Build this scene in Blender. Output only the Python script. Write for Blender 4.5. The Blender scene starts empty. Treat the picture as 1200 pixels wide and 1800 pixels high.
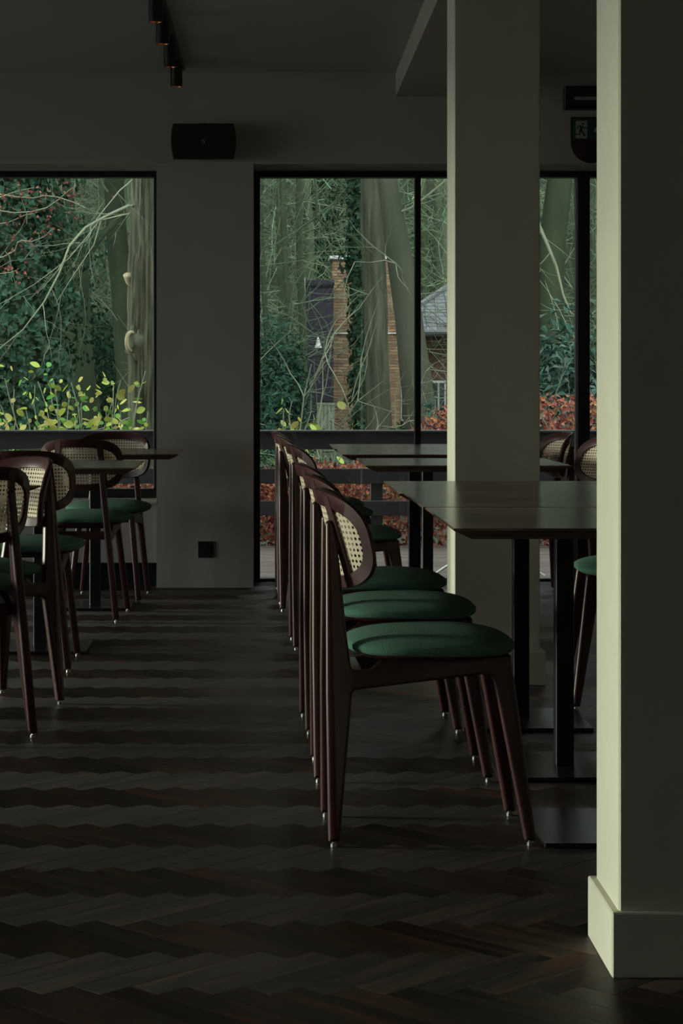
import bpy, bmesh, math, random
from mathutils import Vector, Matrix, noise
R = random.Random(7)
PI = math.pi
SC = bpy.context.scene
COL = SC.collection

# ------------------------------------------------------------------ camera, sky, light, exposure
cd = bpy.data.cameras.new('camera'); cam = bpy.data.objects.new('camera', cd); COL.objects.link(cam)
cam.location = (0, 0, 1.0725); cam.rotation_euler = (PI/2, 0, 0)
cd.sensor_fit = 'VERTICAL'; cd.sensor_width = 24; cd.sensor_height = 36
cd.lens = 3690/1800*36
cd.shift_x = (600-478)/1800; cd.shift_y = -(900-672)/1800
cd.clip_end = 400
SC.camera = cam
W = bpy.data.worlds.new('sky'); SC.world = W; W.use_nodes = True
bg = W.node_tree.nodes['Background']
bg.inputs[0].default_value = (0.96, 0.985, 1.0, 1); bg.inputs[1].default_value = .64
SC.view_settings.view_transform = 'Standard'; SC.view_settings.look = 'None'
SC.view_settings.gamma = 1; SC.view_settings.exposure = 3.1
SC.view_settings.use_curve_mapping = False
SC.cycles.use_denoising = True
SC.cycles.max_bounces = 10; SC.cycles.diffuse_bounces = 5; SC.cycles.transparent_max_bounces = 16
def portal(name, loc, rot, sx, sy):
    l = bpy.data.lights.new(name, 'AREA'); l.shape = 'RECTANGLE'; l.size = sx; l.size_y = sy
    l.cycles.is_portal = True
    o = bpy.data.objects.new(name, l); COL.objects.link(o); o.location = loc; o.rotation_euler = rot
LWX = -8.0            # inner face of the left wall
LW0, LW1 = 3.2, 10.85  # extent of its glazing
sun = bpy.data.lights.new('low_hazy_sun', 'SUN'); sun.energy = .33; sun.angle = math.radians(9); sun.color = (1.0, 1.0, .78)
so = bpy.data.objects.new('low_hazy_sun', sun); COL.objects.link(so)
so.rotation_euler = Vector((-1, .085, math.tan(math.radians(5)))).to_track_quat('Z', 'Y').to_euler()
portal('daylight_left', (LWX-.25, (LW0+LW1)/2, 1.25), (0, -PI/2, 0), 2.4, LW1-LW0)
portal('daylight_front', (1.2, 11.6, 1.1), (-PI/2, 0, 0), 2.7, 2.2)
portal('daylight_front_left', (-4.3, 11.6, 1.35), (-PI/2, 0, 0), 7.4, 1.8)

# ------------------------------------------------------------------ materials
MATS = {}
def srgb(r, g, b):
    f = lambda c: (c/255/12.92) if c/255 <= .04045 else ((c/255+.055)/1.055)**2.4
    return (f(r), f(g), f(b))
def mat(name, col, rough=.5, metal=0, var=.0, scale=8, bump=0, bscale=60, stretch=(1,1,1), spec=.5, col2=None,
        objrand=0, island=0, trans=0, aniso=0, tangent=None, sheen=0, coat=0, coords='Object'):
    m = bpy.data.materials.new(name); m.use_nodes = True; MATS[name] = m
    nt = m.node_tree; N = nt.nodes; L = nt.links
    b = N['Principled BSDF']
    b.inputs['Roughness'].default_value = rough; b.inputs['Metallic'].default_value = metal
    b.inputs['Specular IOR Level'].default_value = spec
    if sheen: b.inputs['Sheen Weight'].default_value = sheen
    if coat: b.inputs['Coat Weight'].default_value = coat; b.inputs['Coat Roughness'].default_value = .25
    tc = N.new('ShaderNodeTexCoord'); mp = N.new('ShaderNodeMapping'); mp.inputs['Scale'].default_value = stretch
    L.new(tc.outputs[coords], mp.inputs[0])
    base = (*col, 1); c2 = (*(col2 if col2 else tuple(min(1, c*.45) for c in col)), 1)
    rgb = N.new('ShaderNodeRGB'); rgb.outputs[0].default_value = base; out = rgb.outputs[0]
    if var > 0:
        nz = N.new('ShaderNodeTexNoise'); nz.inputs['Scale'].default_value = scale; nz.inputs['Detail'].default_value = 6
        L.new(mp.outputs[0], nz.inputs['Vector'])
        rp = N.new('ShaderNodeValToRGB'); rp.color_ramp.elements[0].position = .35; rp.color_ramp.elements[1].position = .68
        L.new(nz.outputs[0], rp.inputs[0])
        ml = N.new('ShaderNodeMath'); ml.operation = 'MULTIPLY'; ml.inputs[1].default_value = var; L.new(rp.outputs[0], ml.inputs[0])
        mx = N.new('ShaderNodeMixRGB'); mx.inputs[2].default_value = c2
        L.new(ml.outputs[0], mx.inputs[0]); L.new(out, mx.inputs[1]); out = mx.outputs[0]
    if objrand or island:
        if objrand: nd = N.new('ShaderNodeObjectInfo'); sock = nd.outputs['Random']
        else: nd = N.new('ShaderNodeNewGeometry'); sock = nd.outputs['Random Per Island']
        k = objrand or island
        mr = N.new('ShaderNodeMapRange'); mr.inputs[3].default_value = 1-k; mr.inputs[4].default_value = 1+k
        L.new(sock, mr.inputs[0])
        hv = N.new('ShaderNodeHueSaturation'); L.new(mr.outputs[0], hv.inputs['Value']); L.new(out, hv.inputs['Color'])
        mh = N.new('ShaderNodeMapRange'); mh.inputs[3].default_value = .5-k*.05; mh.inputs[4].default_value = .5+k*.05
        L.new(sock, mh.inputs[0]); L.new(mh.outputs[0], hv.inputs['Hue'])
        out = hv.outputs[0]
    L.new(out, b.inputs['Base Color'])
    if bump:
        n2 = N.new('ShaderNodeTexNoise'); n2.inputs['Scale'].default_value = bscale; n2.inputs['Detail'].default_value = 4
        L.new(mp.outputs[0], n2.inputs['Vector'])
        bp = N.new('ShaderNodeBump'); bp.inputs['Strength'].default_value = bump; bp.inputs['Distance'].default_value = .01
        L.new(n2.outputs[0], bp.inputs['Height']); L.new(bp.outputs[0], b.inputs['Normal'])
    if aniso:
        b.inputs['Anisotropic'].default_value = aniso
        cx = N.new('ShaderNodeCombineXYZ')
        for i in range(3): cx.inputs[i].default_value = tangent[i]
        L.new(cx.outputs[0], b.inputs['Tangent'])
    if trans:
        tr = N.new('ShaderNodeBsdfTranslucent'); L.new(out, tr.inputs[0])
        ms = N.new('ShaderNodeMixShader'); ms.inputs[0].default_value = trans
        L.new(b.outputs[0], ms.inputs[1]); L.new(tr.outputs[0], ms.inputs[2])
        L.new(ms.outputs[0], N['Material Output'].inputs[0])
    return m
def glass_mat():
    m = bpy.data.materials.new('window_glass'); m.use_nodes = True; MATS['glass'] = m
    nt = m.node_tree; N = nt.nodes; L = nt.links; N.remove(N['Principled BSDF'])
    t = N.new('ShaderNodeBsdfTransparent'); t.inputs[0].default_value = (.90, .93, .91, 1)
    g = N.new('ShaderNodeBsdfGlossy'); g.inputs['Roughness'].default_value = 0.0
    f = N.new('ShaderNodeFresnel'); f.inputs[0].default_value = 1.5
    ms = N.new('ShaderNodeMixShader'); L.new(f.outputs[0], ms.inputs[0]); L.new(t.outputs[0], ms.inputs[1]); L.new(g.outputs[0], ms.inputs[2])
    L.new(ms.outputs[0], N['Material Output'].inputs[0])
def brick_mat():
    m = bpy.data.materials.new('house_brick'); m.use_nodes = True; MATS['house_brick'] = m
    nt = m.node_tree; N = nt.nodes; L = nt.links; b = N['Principled BSDF']; b.inputs['Roughness'].default_value = .9
    tc = N.new('ShaderNodeTexCoord'); mp = N.new('ShaderNodeMapping'); mp.inputs['Rotation'].default_value = (PI/2, 0, 0)
    br = N.new('ShaderNodeTexBrick'); br.inputs['Scale'].default_value = 1
    br.inputs['Brick Width'].default_value = .22; br.inputs['Row Height'].default_value = .062; br.inputs['Mortar Size'].default_value = .008
    br.inputs['Color1'].default_value = (.10, .045, .028, 1); br.inputs['Color2'].default_value = (.14, .07, .045, 1); br.inputs['Mortar'].default_value = (.07, .06, .05, 1)
    L.new(tc.outputs['Object'], mp.inputs[0]); L.new(mp.outputs[0], br.inputs['Vector']); L.new(br.outputs[0], b.inputs['Base Color'])
glass_mat(); brick_mat()
S2 = 1/math.sqrt(2)
mat('plaster', (.50, .455, .41), .85, var=.12, scale=3, bump=.06, bscale=120)
mat('pillar_paint', (.78, .755, .63), .7, var=.12, scale=4, bump=.10, bscale=70)
mat('ceiling_paint', (.5, .5, .505), .9, var=.06, scale=2)
mat('back_wall', (.40, .36, .31), .9)
mat('base_floor', (.008, .006, .005), .7)
def floor_mat(name, tangent, per_object):
    m = mat(name, (.038, .030, .026), .36, spec=.38, aniso=.78, tangent=tangent)
    nt = m.node_tree; N = nt.nodes; L = nt.links; b = N['Principled BSDF']
    ge = N.new('ShaderNodeNewGeometry')
    rnd_ = N.new('ShaderNodeObjectInfo').outputs['Random'] if per_object else ge.outputs['Random Per Island']
    r1 = N.new('ShaderNodeMapping'); r1.inputs['Rotation'].default_value = (0, 0, -math.atan2(tangent[1], tangent[0]))
    r2 = N.new('ShaderNodeMapping'); r2.inputs['Scale'].default_value = (2.2, 16, 1)
    L.new(ge.outputs['Position'], r1.inputs[0]); L.new(r1.outputs[0], r2.inputs[0])
    sc = N.new('ShaderNodeMath'); sc.operation = 'MULTIPLY'; sc.inputs[1].default_value = 90; L.new(rnd_, sc.inputs[0])
    cb = N.new('ShaderNodeCombineXYZ'); L.new(sc.outputs[0], cb.inputs[0]); L.new(sc.outputs[0], cb.inputs[1])
    L.new(cb.outputs[0], r2.inputs['Location'])
    nz = N.new('ShaderNodeTexNoise'); nz.inputs['Scale'].default_value = 1.6; nz.inputs['Detail'].default_value = 8; nz.inputs['Distortion'].default_value = .8
    L.new(r2.outputs[0], nz.inputs['Vector'])
    rp = N.new('ShaderNodeValToRGB'); E = rp.color_ramp.elements
    E[0].position = .30; E[0].color = (.018, .013, .012, 1); E[1].position = .75; E[1].color = (.130, .055, .034, 1)
    e = E.new(.52); e.color = (.046, .033, .028, 1)
    L.new(nz.outputs[0], rp.inputs[0])
    mr = N.new('ShaderNodeMapRange'); mr.inputs[3].default_value = .55; mr.inputs[4].default_value = 1.5; L.new(rnd_, mr.inputs[0])
    hv = N.new('ShaderNodeHueSaturation'); hv.inputs['Saturation'].default_value = 1.15; L.new(mr.outputs[0], hv.inputs['Value']); L.new(rp.outputs[0], hv.inputs['Color'])
    for l in list(b.inputs['Base Color'].links): L.remove(l)
    L.new(hv.outputs[0], b.inputs['Base Color'])
    rr = N.new('ShaderNodeMapRange'); rr.inputs[3].default_value = .34; rr.inputs[4].default_value = .54; L.new(nz.outputs[0], rr.inputs[0]); L.new(rr.outputs[0], b.inputs['Roughness'])
    bp = N.new('ShaderNodeBump'); bp.inputs['Strength'].default_value = .12; bp.inputs['Distance'].default_value = .004
    L.new(nz.outputs[0], bp.inputs['Height']); L.new(bp.outputs[0], b.inputs['Normal'])
for nm, tg in (('a', (S2, S2, 0)), ('b', (-S2, S2, 0))):
    floor_mat('floor_oak_'+nm, tg, True); floor_mat('floor_oak_'+nm+'_field', tg, False)
mat('black_frame', (.012, .012, .014), .45)
mat('black_metal', (.014, .014, .016), .38, spec=.5)
mat('plate_metal', (.02, .02, .023), .28, spec=.6)
mat('chair_wood', (.078, .026, .027), .36, var=.6, scale=7, col2=(.036, .013, .014), stretch=(4, 4, .7), spec=.55)
mat('table_wood', (.25, .145, .11), .20, var=.85, scale=4, col2=(.065, .037, .029), stretch=(.6, 9, 9), bump=.04, bscale=12, spec=.38)
mat('table_edge', (.012, .009, .008), .5)
mat('cushion', (.095, .275, .205), .9, var=.6, scale=300, col2=(.15, .21, .13), bump=.6, bscale=420, spec=.1, sheen=.1)
mat('cane', (.95, .80, .61), .6, var=.25, scale=60, col2=(.86, .64, .45), trans=.18)
mat('steel', (.55, .55, .55), .3, metal=1)
mat('speaker_black', (.010, .010, .011), .55)
mat('speaker_grille', (.008, .008, .009), .8, bump=.4, bscale=400)
mat('badge_grey', (.22, .22, .22), .5)
mat('copper', (.75, .32, .14), .25, metal=1)
mat('sign_green', (.012, .07, .045), .5)
mat('sign_white', (.36, .37, .34), .5)
mat('sign_red', (.030, .010, .010), .6)
mat('lamp_white', (.28, .28, .25), .5)
mat('sill_stone', (.55, .55, .47), .5)
# outdoors
mat('deck_wood', (.085, .066, .058), .65, var=.5, scale=6, stretch=(1, 8, 8), objrand=.2)
mat('rail_black', (.012, .013, .015), .42)
mat('bounce_paving', (.42, .41, .38), .9, var=.4, scale=1.2)
mat('hill_green', (.010, .026, .013), .95, var=.9, scale=.9, col2=(.030, .042, .024))
mat('bark', (.080, .088, .054), .9, var=1.0, scale=16, col2=(.022, .028, .014), bump=.7, bscale=22, stretch=(1, 1, .10))
mat('bark_moss', (.035, .055, .022), .9, var=.9, scale=5, col2=(.014, .026, .010), bump=.6, bscale=14, stretch=(1, 1, .25))
mat('bark_grey', (.060, .064, .044), .9, var=.9, scale=3, col2=(.026, .040, .020), bump=.4, bscale=5, stretch=(1, 1, .2))
mat('bark_far', (.10, .13, .075), .9, var=.8, scale=1.5, col2=(.03, .05, .025))
mat('knot_wood', (.30, .26, .16), .85, var=.6, scale=14)
mat('twig', (.20, .23, .15), .85, var=.4, scale=3)
mat('twig_far', (.15, .21, .12), .9, island=.6)
mat('ivy', (.014, .062, .026), .6, island=.55, trans=.2)
mat('conifer', (.022, .080, .046), .7, island=.5, trans=.15)
mat('rhodo', (.030, .085, .060), .4, island=.5, trans=.15)
mat('leaf_yellow', (.36, .42, .07), .55, island=.35, trans=.45)
mat('leaf_obj', (.34, .40, .075), .55, objrand=.4, trans=.4)
mat('leaf_pale', (.46, .43, .13), .55, objrand=.35, trans=.4)
mat('leaf_green', (.12, .30, .055), .55, objrand=.35, trans=.4)
mat('leaf_red', (.27, .075, .055), .6, island=.5, trans=.4)
mat('beech_red', (.30, .078, .052), .5, island=.75, trans=.3)
mat('undergrowth', (.040, .085, .040), .8, island=.6, trans=.2)
mat('chimney_brick', (.30, .19, .115), .9, objrand=.3, var=.3, scale=3)
mat('chimney_brick_rest', (.30, .19, .115), .9, island=.3, var=.3, scale=3)
mat('mortar', (.16, .14, .11), .95)
mat('cap_stone', (.62, .64, .64), .7)
mat('tower_dark', (.030, .026, .042), .85, var=.5, scale=2)
mat('slate', (.10, .11, .115), .6, objrand=.3)
mat('slate_rest', (.10, .11, .115), .6, island=.3)
mat('white_paint', (.55, .58, .55), .6)
mat('pane_dark', (.03, .04, .04), .1)
mat('pale_green_paint', (.30, .36, .26), .7, var=.4, scale=3)

# ------------------------------------------------------------------ mesh helpers
def tag(o, label=None, cat=None, group=None, kind=None):
    if label: o['label'] = label
    if cat: o['category'] = cat
    if group: o['group'] = group
    if kind: o['kind'] = kind
    return o
def empty(name, loc=(0, 0, 0), rz=0, **k):
    o = bpy.data.objects.new(name, None); COL.objects.link(o); o.location = loc; o.rotation_euler = (0, 0, rz)
    o.empty_display_size = .05
    return tag(o, **k)
class MB:
    def __init__(s): s.v = []; s.f = []
    def add(s, vs, fs):
        n = len(s.v); s.v += [tuple(p) for p in vs]; s.f += [tuple(i+n for i in f) for f in fs]; return s
    def box(s, x0, x1, y0, y1, z0, z1):
        return s.add([(x0,y0,z0),(x1,y0,z0),(x1,y1,z0),(x0,y1,z0),(x0,y0,z1),(x1,y0,z1),(x1,y1,z1),(x0,y1,z1)],
                     [(0,3,2,1),(4,5,6,7),(0,1,5,4),(1,2,6,5),(2,3,7,6),(3,0,4,7)])
    def cbox(s, x0, x1, y0, y1, z0, z1, c=.003):          # box with chamfered edges
        vs = []; P = ((x0, x1), (y0, y1), (z0, z1))
        idx = {}
        for i in (0, 1):
            for j in (0, 1):
                for k in (0, 1):
                    co = (i, j, k)
                    for a in range(3):
                        p = []
                        for b in range(3):
                            w = P[b][co[b]]
                            if b != a: w += c if co[b] == 0 else -c
                            p.append(w)
                        idx[(i, j, k, a)] = len(vs); vs.append(p)
        fs = []
        for a in range(3):
            b, d = (a+1) % 3, (a+2) % 3
            for s_ in (0, 1):
                q = []
                for (u, w) in ((0,0),(1,0),(1,1),(0,1)):
                    co = [0,0,0]; co[a] = s_; co[b] = u; co[d] = w; q.append(idx[(*co, a)])
                fs.append(q if s_ else q[::-1])
            for u in (0, 1):
                for w in (0, 1):
                    c0 = [0,0,0]; c1 = [0,0,0]; c0[a] = 0; c1[a] = 1
                    for cc in (c0, c1): cc[b] = u; cc[d] = w
                    q = [idx[(*c0, b)], idx[(*c1, b)], idx[(*c1, d)], idx[(*c0, d)]]
                    fs.append(q if (u != w) else q[::-1])
        for i in (0, 1):
            for j in (0, 1):
                for k in (0, 1):
                    t = [idx[(i,j,k,0)], idx[(i,j,k,1)], idx[(i,j,k,2)]]
                    fs.append(t if (i+j+k) % 2 == 1 else t[::-1])
        return s.add(vs, fs)
    def tube(s, pts, rad, n=6, cap=True):
        pts = [Vector(p) for p in pts]; m = len(pts)
        if not hasattr(rad, '__len__'): rad = [rad]*m
        t = (pts[1]-pts[0]).normalized()
        u = t.cross(Vector((0.3, .1, 1)) if abs(t.z) < .9 else Vector((1, 0, 0))).normalized()
        vs = []
        for i, p in enumerate(pts):
            tt = (pts[min(i+1, m-1)]-pts[max(i-1, 0)])
            if tt.length > 1e-9: t = tt.normalized()
            u = (u - t*u.dot(t))
            u = u.normalized() if u.length > 1e-6 else t.orthogonal().normalized()
            w = t.cross(u)
            for k in range(n):
                a = 2*PI*k/n; vs.append(p + (u*math.cos(a)+w*math.sin(a))*rad[i])
        fs = [(i*n+k, i*n+(k+1) % n, (i+1)*n+(k+1) % n, (i+1)*n+k) for i in range(m-1) for k in range(n)]
        if cap: fs += [tuple(range(n))[::-1], tuple((m-1)*n+k for k in range(n))]
        return s.add(vs, fs)
    def cyl(s, x, y, z0, z1, r, n=20, r1=None):
        return s.tube([(x, y, z0), (x, y, z1)], [r, r if r1 is None else r1], n)
    def leaf(s, p, nrm, size, asp=.6, roll=0, fold=.15):     # four-triangle folded leaf
        n = Vector(nrm).normalized(); a = n.orthogonal().normalized(); a = Matrix.Rotation(roll, 3, n) @ a; b = n.cross(a)
        p = Vector(p); L = size; w = size*asp/2
        return s.add([p, p+a*L*.35+b*w+n*L*fold, p+a*L, p+a*L*.35-b*w+n*L*fold, p+a*L*.45], [(0,4,1),(1,4,2),(2,4,3),(3,4,0)])
    def mesh(s, name, m, smooth=False):
        me = bpy.data.meshes.new(name); me.from_pydata(s.v, [], s.f); me.update()
        me.materials.append(MATS[m])
        if smooth: me.shade_smooth()
        return me
    def build(s, name, m, parent=None, smooth=False, loc=None, **k):
        o = bpy.data.objects.new(name, s.mesh(name, m, smooth)); COL.objects.link(o)
        if parent: o.parent = parent
        if loc: o.location = loc
        return tag(o, **k)
def inst(name, me, parent=None, loc=(0, 0, 0), rot=(0, 0, 0), sc=None, **k):
    o = bpy.data.objects.new(name, me); COL.objects.link(o); o.location = loc; o.rotation_euler = rot
    if sc: o.scale = sc
    if parent: o.parent = parent
    return tag(o, **k)
def autosmooth(o, ang=40):
    me = o.data; me.shade_smooth()
    try: me.set_sharp_from_angle(angle=math.radians(ang))
    except Exception: pass
    return o
def copy_tree(o, parent=None):
    c = o.copy(); COL.objects.link(c); c.parent = parent
    for ch in list(o.children): copy_tree(ch, c)
    return c

# ------------------------------------------------------------------ room shell
YW, YG = 10.96, 11.36        # face of the window wall, plane of the glazing
CEIL = 2.69
st = dict(kind='structure')
MB().box(LWX-.3, 6.3, -3.3, 11.5, CEIL, CEIL+.2).build('ceiling', 'ceiling_paint', label='dark grey painted ceiling of the dining room', **st)
MB().box(LWX-.3, 6.3, -3.3, 11.5, CEIL+.2, 7.5).build('wall_sky_block', 'plaster', label='unseen upper storey added to screen the wood from the sky', **st)  # unseen block added to keep sky light off the wood
MB().box(.645, .949, -3, YW, 2.5635, CEIL).build('ceiling_beam', 'plaster', label='boxed ceiling beam running over the two pillars to the window wall', **st)
MB().box(-.603, -.098, YW, 11.5, 0, 2.213).build('wall_front', 'plaster', label='plain plaster wall pier between the two windows', **st)
MB().box(LWX-.3, 6.3, YW, 11.5, 2.213, CEIL).box(3.9, 6.3, YW, 11.5, 0, 2.213).build(
    'wall_front_upper', 'plaster', label='dark plaster wall band above the windows', **st)
MB().box(LWX, -.603, YW+.02, YG+.04, .129, .437).build('wall_sill', 'plaster', label='low plaster wall under the window beside the pier', **st)
MB().box(LWX, -.603, YW-.005, YG-.03, .437, .449).build('trim_1', 'sill_stone', label='pale window sill behind the chairs', **st)
MB().box(LWX, -.603, YW+.22, YW+.30, 0, .129).build('baseboard_front', 'black_frame', label='black recessed plinth under the low window wall', **st)
MB().box(LWX, -.603, YW-.012, YW+.01, 2.213, 2.226).build('trim_2', 'sill_stone', label='thin pale strip along the head of the picture window', **st)
MB().box(-.603, 3.9, YW-.006, YW+.01, 2.222, 2.232).build('trim_3', 'plaster', label='thin plaster strip along the head of the glazed door', **st)
MB().box(6, 6.3, -3.3, 11.5, 0, CEIL).build('wall_right', 'back_wall', label='dark side wall out of view', **st)
MB().box(LWX-.3, 6.3, -3.3, -3, 0, CEIL).build('wall_back', 'back_wall', label='dark wall behind the camera', **st)
OPEN = ((-.7, .6), (3.5, 5.0), (5.3, 6.9), (7.2, 8.8), (9.2, 10.9))          # glazed bays of the left wall; first one added to brighten the pillar fronts
wl = MB(); e = -3.3
for a, b in OPEN: wl.box(LWX-.3, LWX, e, a, 0, CEIL).box(LWX-.3, LWX, a, b, 2.42, CEIL); e = b
wl.box(LWX-.3, LWX, e, YW, 0, CEIL)
wl.build('wall_left', 'back_wall', label='side wall with tall glazed bays out of view', **st)

# glazing: frames and panes
def window(name, label, bars, panes):
    w = empty(name, label=label, **st)
    for b in bars: MB().cbox(*b, c=.004).build(b'frame_bar'.decode(), 'black_frame', w)
    for p in panes: MB().box(*p).build('pane', 'glass', w)
    return w
Z0, Z1 = .0, 2.24
window('window_1', 'black framed picture window looking into the wood behind the rear chairs',
       [(LWX, -.50, YG-.03, YG+.05, .449, .497), (LWX, -.50, YG-.03, YG+.05, 2.18, Z1), (-.640, -.55, YG-.03, YG+.05, .497, 2.18), (LWX, LWX+.05, YG-.03, YG+.05, .497, 2.18)]+[(x-.03, x+.03, YG-.03, YG+.05, .497, 2.18) for x in (-2.9, -5.4)],
       [(a, b, YG+.008, YG+.012, .497, 2.18) for a, b in ((LWX+.05, -5.43), (-5.37, -2.93), (-2.87, -.64))])
window('window_2', 'tall black framed sliding glass doors opening onto the deck',
       [(-.12, 3.9, YG-.03, YG+.06, 0, .0115), (-.12, 3.9, YG-.03, YG+.06, 2.18, Z1), (-.12, -.065, YG-.03, YG+.06, .0115, 2.18),
        (.772, .803, YG-.03, YG+.06, .0115, 2.18), (1.644, 1.712, YG-.05, YG+.06, .0115, 2.18), (2.7, 2.76, YG-.03, YG+.06, .0115, 2.18), (3.85, 3.9, YG-.03, YG+.06, .0115, 2.18)],
       [(-.065, .772, YG+.008, YG+.012, .0115, 2.18), (.803, 1.644, YG+.008, YG+.012, .0115, 2.18), (1.712, 2.7, YG+.008, YG+.012, .0115, 2.18), (2.76, 3.85, YG+.008, YG+.012, .0115, 2.18)])
for i, (a, b) in enumerate(OPEN):
    window('window_%d' % (i+3), 'tall glazed bay number %d of the side wall, out of view' % (i+1),
           [(LWX-.2, LWX-.12, y-.03, y+.03, 0, 2.42) for y in (a, b)] + [(LWX-.2, LWX-.12, a, b, 2.36, 2.42), (LWX-.2, LWX-.12, a, b, 0, .04)],
           [(LWX-.162, LWX-.158, a+.03, b-.03, .04, 2.36)])
# pillars
def pillar(label, x0, x1, y0, y1, z1, bo, bh):
    w = empty('pillar', (x0, y0, 0), label=label, **st)
    o = MB().cbox(0, x1-x0, 0, y1-y0, 0, z1, c=.004).build('shaft', 'pillar_paint', w)
    b = MB().cbox(-bo, x1-x0+bo, -bo, y1-y0+bo, 0, bh, c=.003).build('baseboard', 'pillar_paint', w)
    return w
pillar('cream painted pillar nearest the camera with a low square plinth', .6255, .975, 3.79, 4.05, 2.5635, .0145, .118)
pillar('cream painted pillar standing beyond the near dark table', .645, .949, 7.44, 7.74, 2.5635, .018, .121)

# ------------------------------------------------------------------ herringbone floor: 300 nearest planks as parts, the rest joined
floor = MB().box(LWX-.3, 6.3, -3.3, YG+.1, -.05, -.004).build('floor', 'base_floor', label='dark stained herringbone oak floor', **st)
PL, PWD = .325, .0705
u = Vector((S2, S2, 0)); v = Vector((-S2, S2, 0)); g = .0002
def plank_mesh(ab):
    mb = MB(); mb.cbox(g, PL-g, g, PWD-g, -.006, 0, c=.0005)
    ax, ay = (u, v) if ab == 'a' else (v, -u)
    pts = [(ax*p[0]+ay*p[1]+Vector((0, 0, p[2]))) for p in mb.v]
    return pts, mb.f
PM = {k: plank_mesh(k) for k in 'ab'}
cand = []
for r_ in range(-2, 60):
    for k in range(-60, 70):
        off = u*(PL*r_) + v*(PL*r_)
        off += (u-v)*(PWD*(k + 0))
        # A plank: u[0,L], v[0,w];   B plank: u[L,L+w], v[0,L]
        for ab in 'ab':
            o = off if ab == 'a' else off + u*(PL+PWD)
            p = Vector((o.x-.6, o.y+.0, 0))
            if -3.1 < p.x < 6 and 2.4 < p.y < 11.25: cand.append((ab, p))
def inview(p):
    if p.y < 3.2: return False
    px = 478+p.x*3690/p.y; py = 672+3957.5/p.y
    return -70 < px < 1270 and py < 1830
vis = sorted([c for c in cand if inview(c[1])], key=lambda c: c[1].y)
near = set(id(c) for c in vis[:300])
pme = {}
for ab in 'ab':
    mb = MB(); mb.add(*PM[ab]); pme[ab] = mb.mesh('plank', 'floor_oak_'+ab)
rest = {'a': MB(), 'b': MB()}
for c in cand:
    if id(c) in near:
        inst('plank', pme[c[0]], floor, (c[1].x, c[1].y, R.uniform(-.0001, .0001)))
    else:
        q = c[1]; rest[c[0]].add([(p.x+q.x, p.y+q.y, p.z) for p in PM[c[0]][0]], PM[c[0]][1])
for ab in 'ab': rest[ab].build('plank_field', 'floor_oak_'+ab+'_field', floor, kind='stuff')

# ------------------------------------------------------------------ dining chair
def fillet(pts, seg=6):
    out = []; n = len(pts)
    for i, p in enumerate(pts):
        r = p[2] if len(p) > 2 else 0
        P = Vector(p[:2])
        if not r: out.append(P); continue
        A = Vector(pts[i-1][:2]); B = Vector(pts[(i+1) % n][:2])
        a = (A-P).normalized(); b = (B-P).normalized(); ang = a.angle(b)
        t = min(r/math.tan(ang/2), (A-P).length*.49, (B-P).length*.49); r = t*math.tan(ang/2)
        c = P + (a+b).normalized()*(r/math.sin(ang/2))
        s0 = P+a*t-c; s1 = P+b*t-c
        a0 = math.atan2(s0.y, s0.x); d = math.atan2(s1.y, s1.x)-a0
        while d > PI: d -= 2*PI
        while d < -PI: d += 2*PI
        for k in range(seg+1): out.append(c+Vector((math.cos(a0+d*k/seg), math.sin(a0+d*k/seg)))*r)
    return out
def profile_solid(pts, flat, th, rr=.008):
    """pts: closed outline (x,z) counter-clockwise; flat: predicate for cut edges; extruded across y with rounded rims"""
    n = len(pts)
    def off(d):
        res = []
        for i in range(n):
            P0, P1, P2 = pts[i-1], pts[i], pts[(i+1) % n]
            e0 = (P1-P0); e1 = (P2-P1)
            if e0.length < 1e-7 or e1.length < 1e-7: res.append(P1.copy()); continue
            n0 = Vector((-e0.y, e0.x)).normalized(); n1 = Vector((-e1.y, e1.x)).normalized()
            d0 = 0 if flat(P0, P1) else d; d1 = 0 if flat(P1, P2) else d
            det = n0.x*n1.y-n0.y*n1.x
            if abs(det) < .02: res.append(P1 + n0*d0 if d0 else P1 + n1*d1)
            else:
                x = (d0*n1.y-d1*n0.y)/det; y = (n0.x*d1-n1.x*d0)/det
                res.append(P1+Vector((x, y)))
        return res
    rings = []
    K = 3
    for k in range(K+1):
        a = PI/2*k/K; rings.append((off(rr*(1-math.sin(a))), -th/2+rr*(1-math.cos(a))))
    rings += [(p, -y) for p, y in rings[::-1]]
    mb = MB(); vs = []; fs = []
    for p, y in rings: vs += [(q.x, y, q.y) for q in p]
    for i in range(len(rings)-1):
        for k in range(n): fs.append((i*n+k, i*n+(k+1) % n, (i+1)*n+(k+1) % n, (i+1)*n+k))
    fs += [tuple(range(n))[::-1], tuple((len(rings)-1)*n+k for k in range(n))]
    mb.add(vs, fs); return mb
XC0, XC1 = .080, .340
rear_pts = fillet([(.0, .748, .013), (-.0015, .35), (.002, .012, .004), (.0286, .012, .004), (.060, .356, .016), (XC0, .3588),
                   (XC0, .4035), (.0575, .4035, .022), (.046, .50), (.034, .63), (.025, .70), (.0165, .750, .008)])
rail_pts = fillet([(XC0, .4035), (XC0, .3588), (XC1, .3893), (XC1, .4365), (.130, .4300, .03), (.102, .4035, .028)])
front_pts = fillet([(XC1, .4365), (XC1, .3893), (.3870, .3940, .028), (.457, .012, .004), (.484, .012, .004), (.4305, .4400, .010)])
flat = lambda a, b: abs(a.x-b.x) < 1e-5 and (abs(a.x-XC0) < 1e-4 or abs(a.x-XC1) < 1e-4)
def leg_y(z): return .1675-.1*z
def sheared(mb, s):
    mb.v = [(x, s*leg_y(z)+y, z) for x, y, z in mb.v]; return mb
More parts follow.
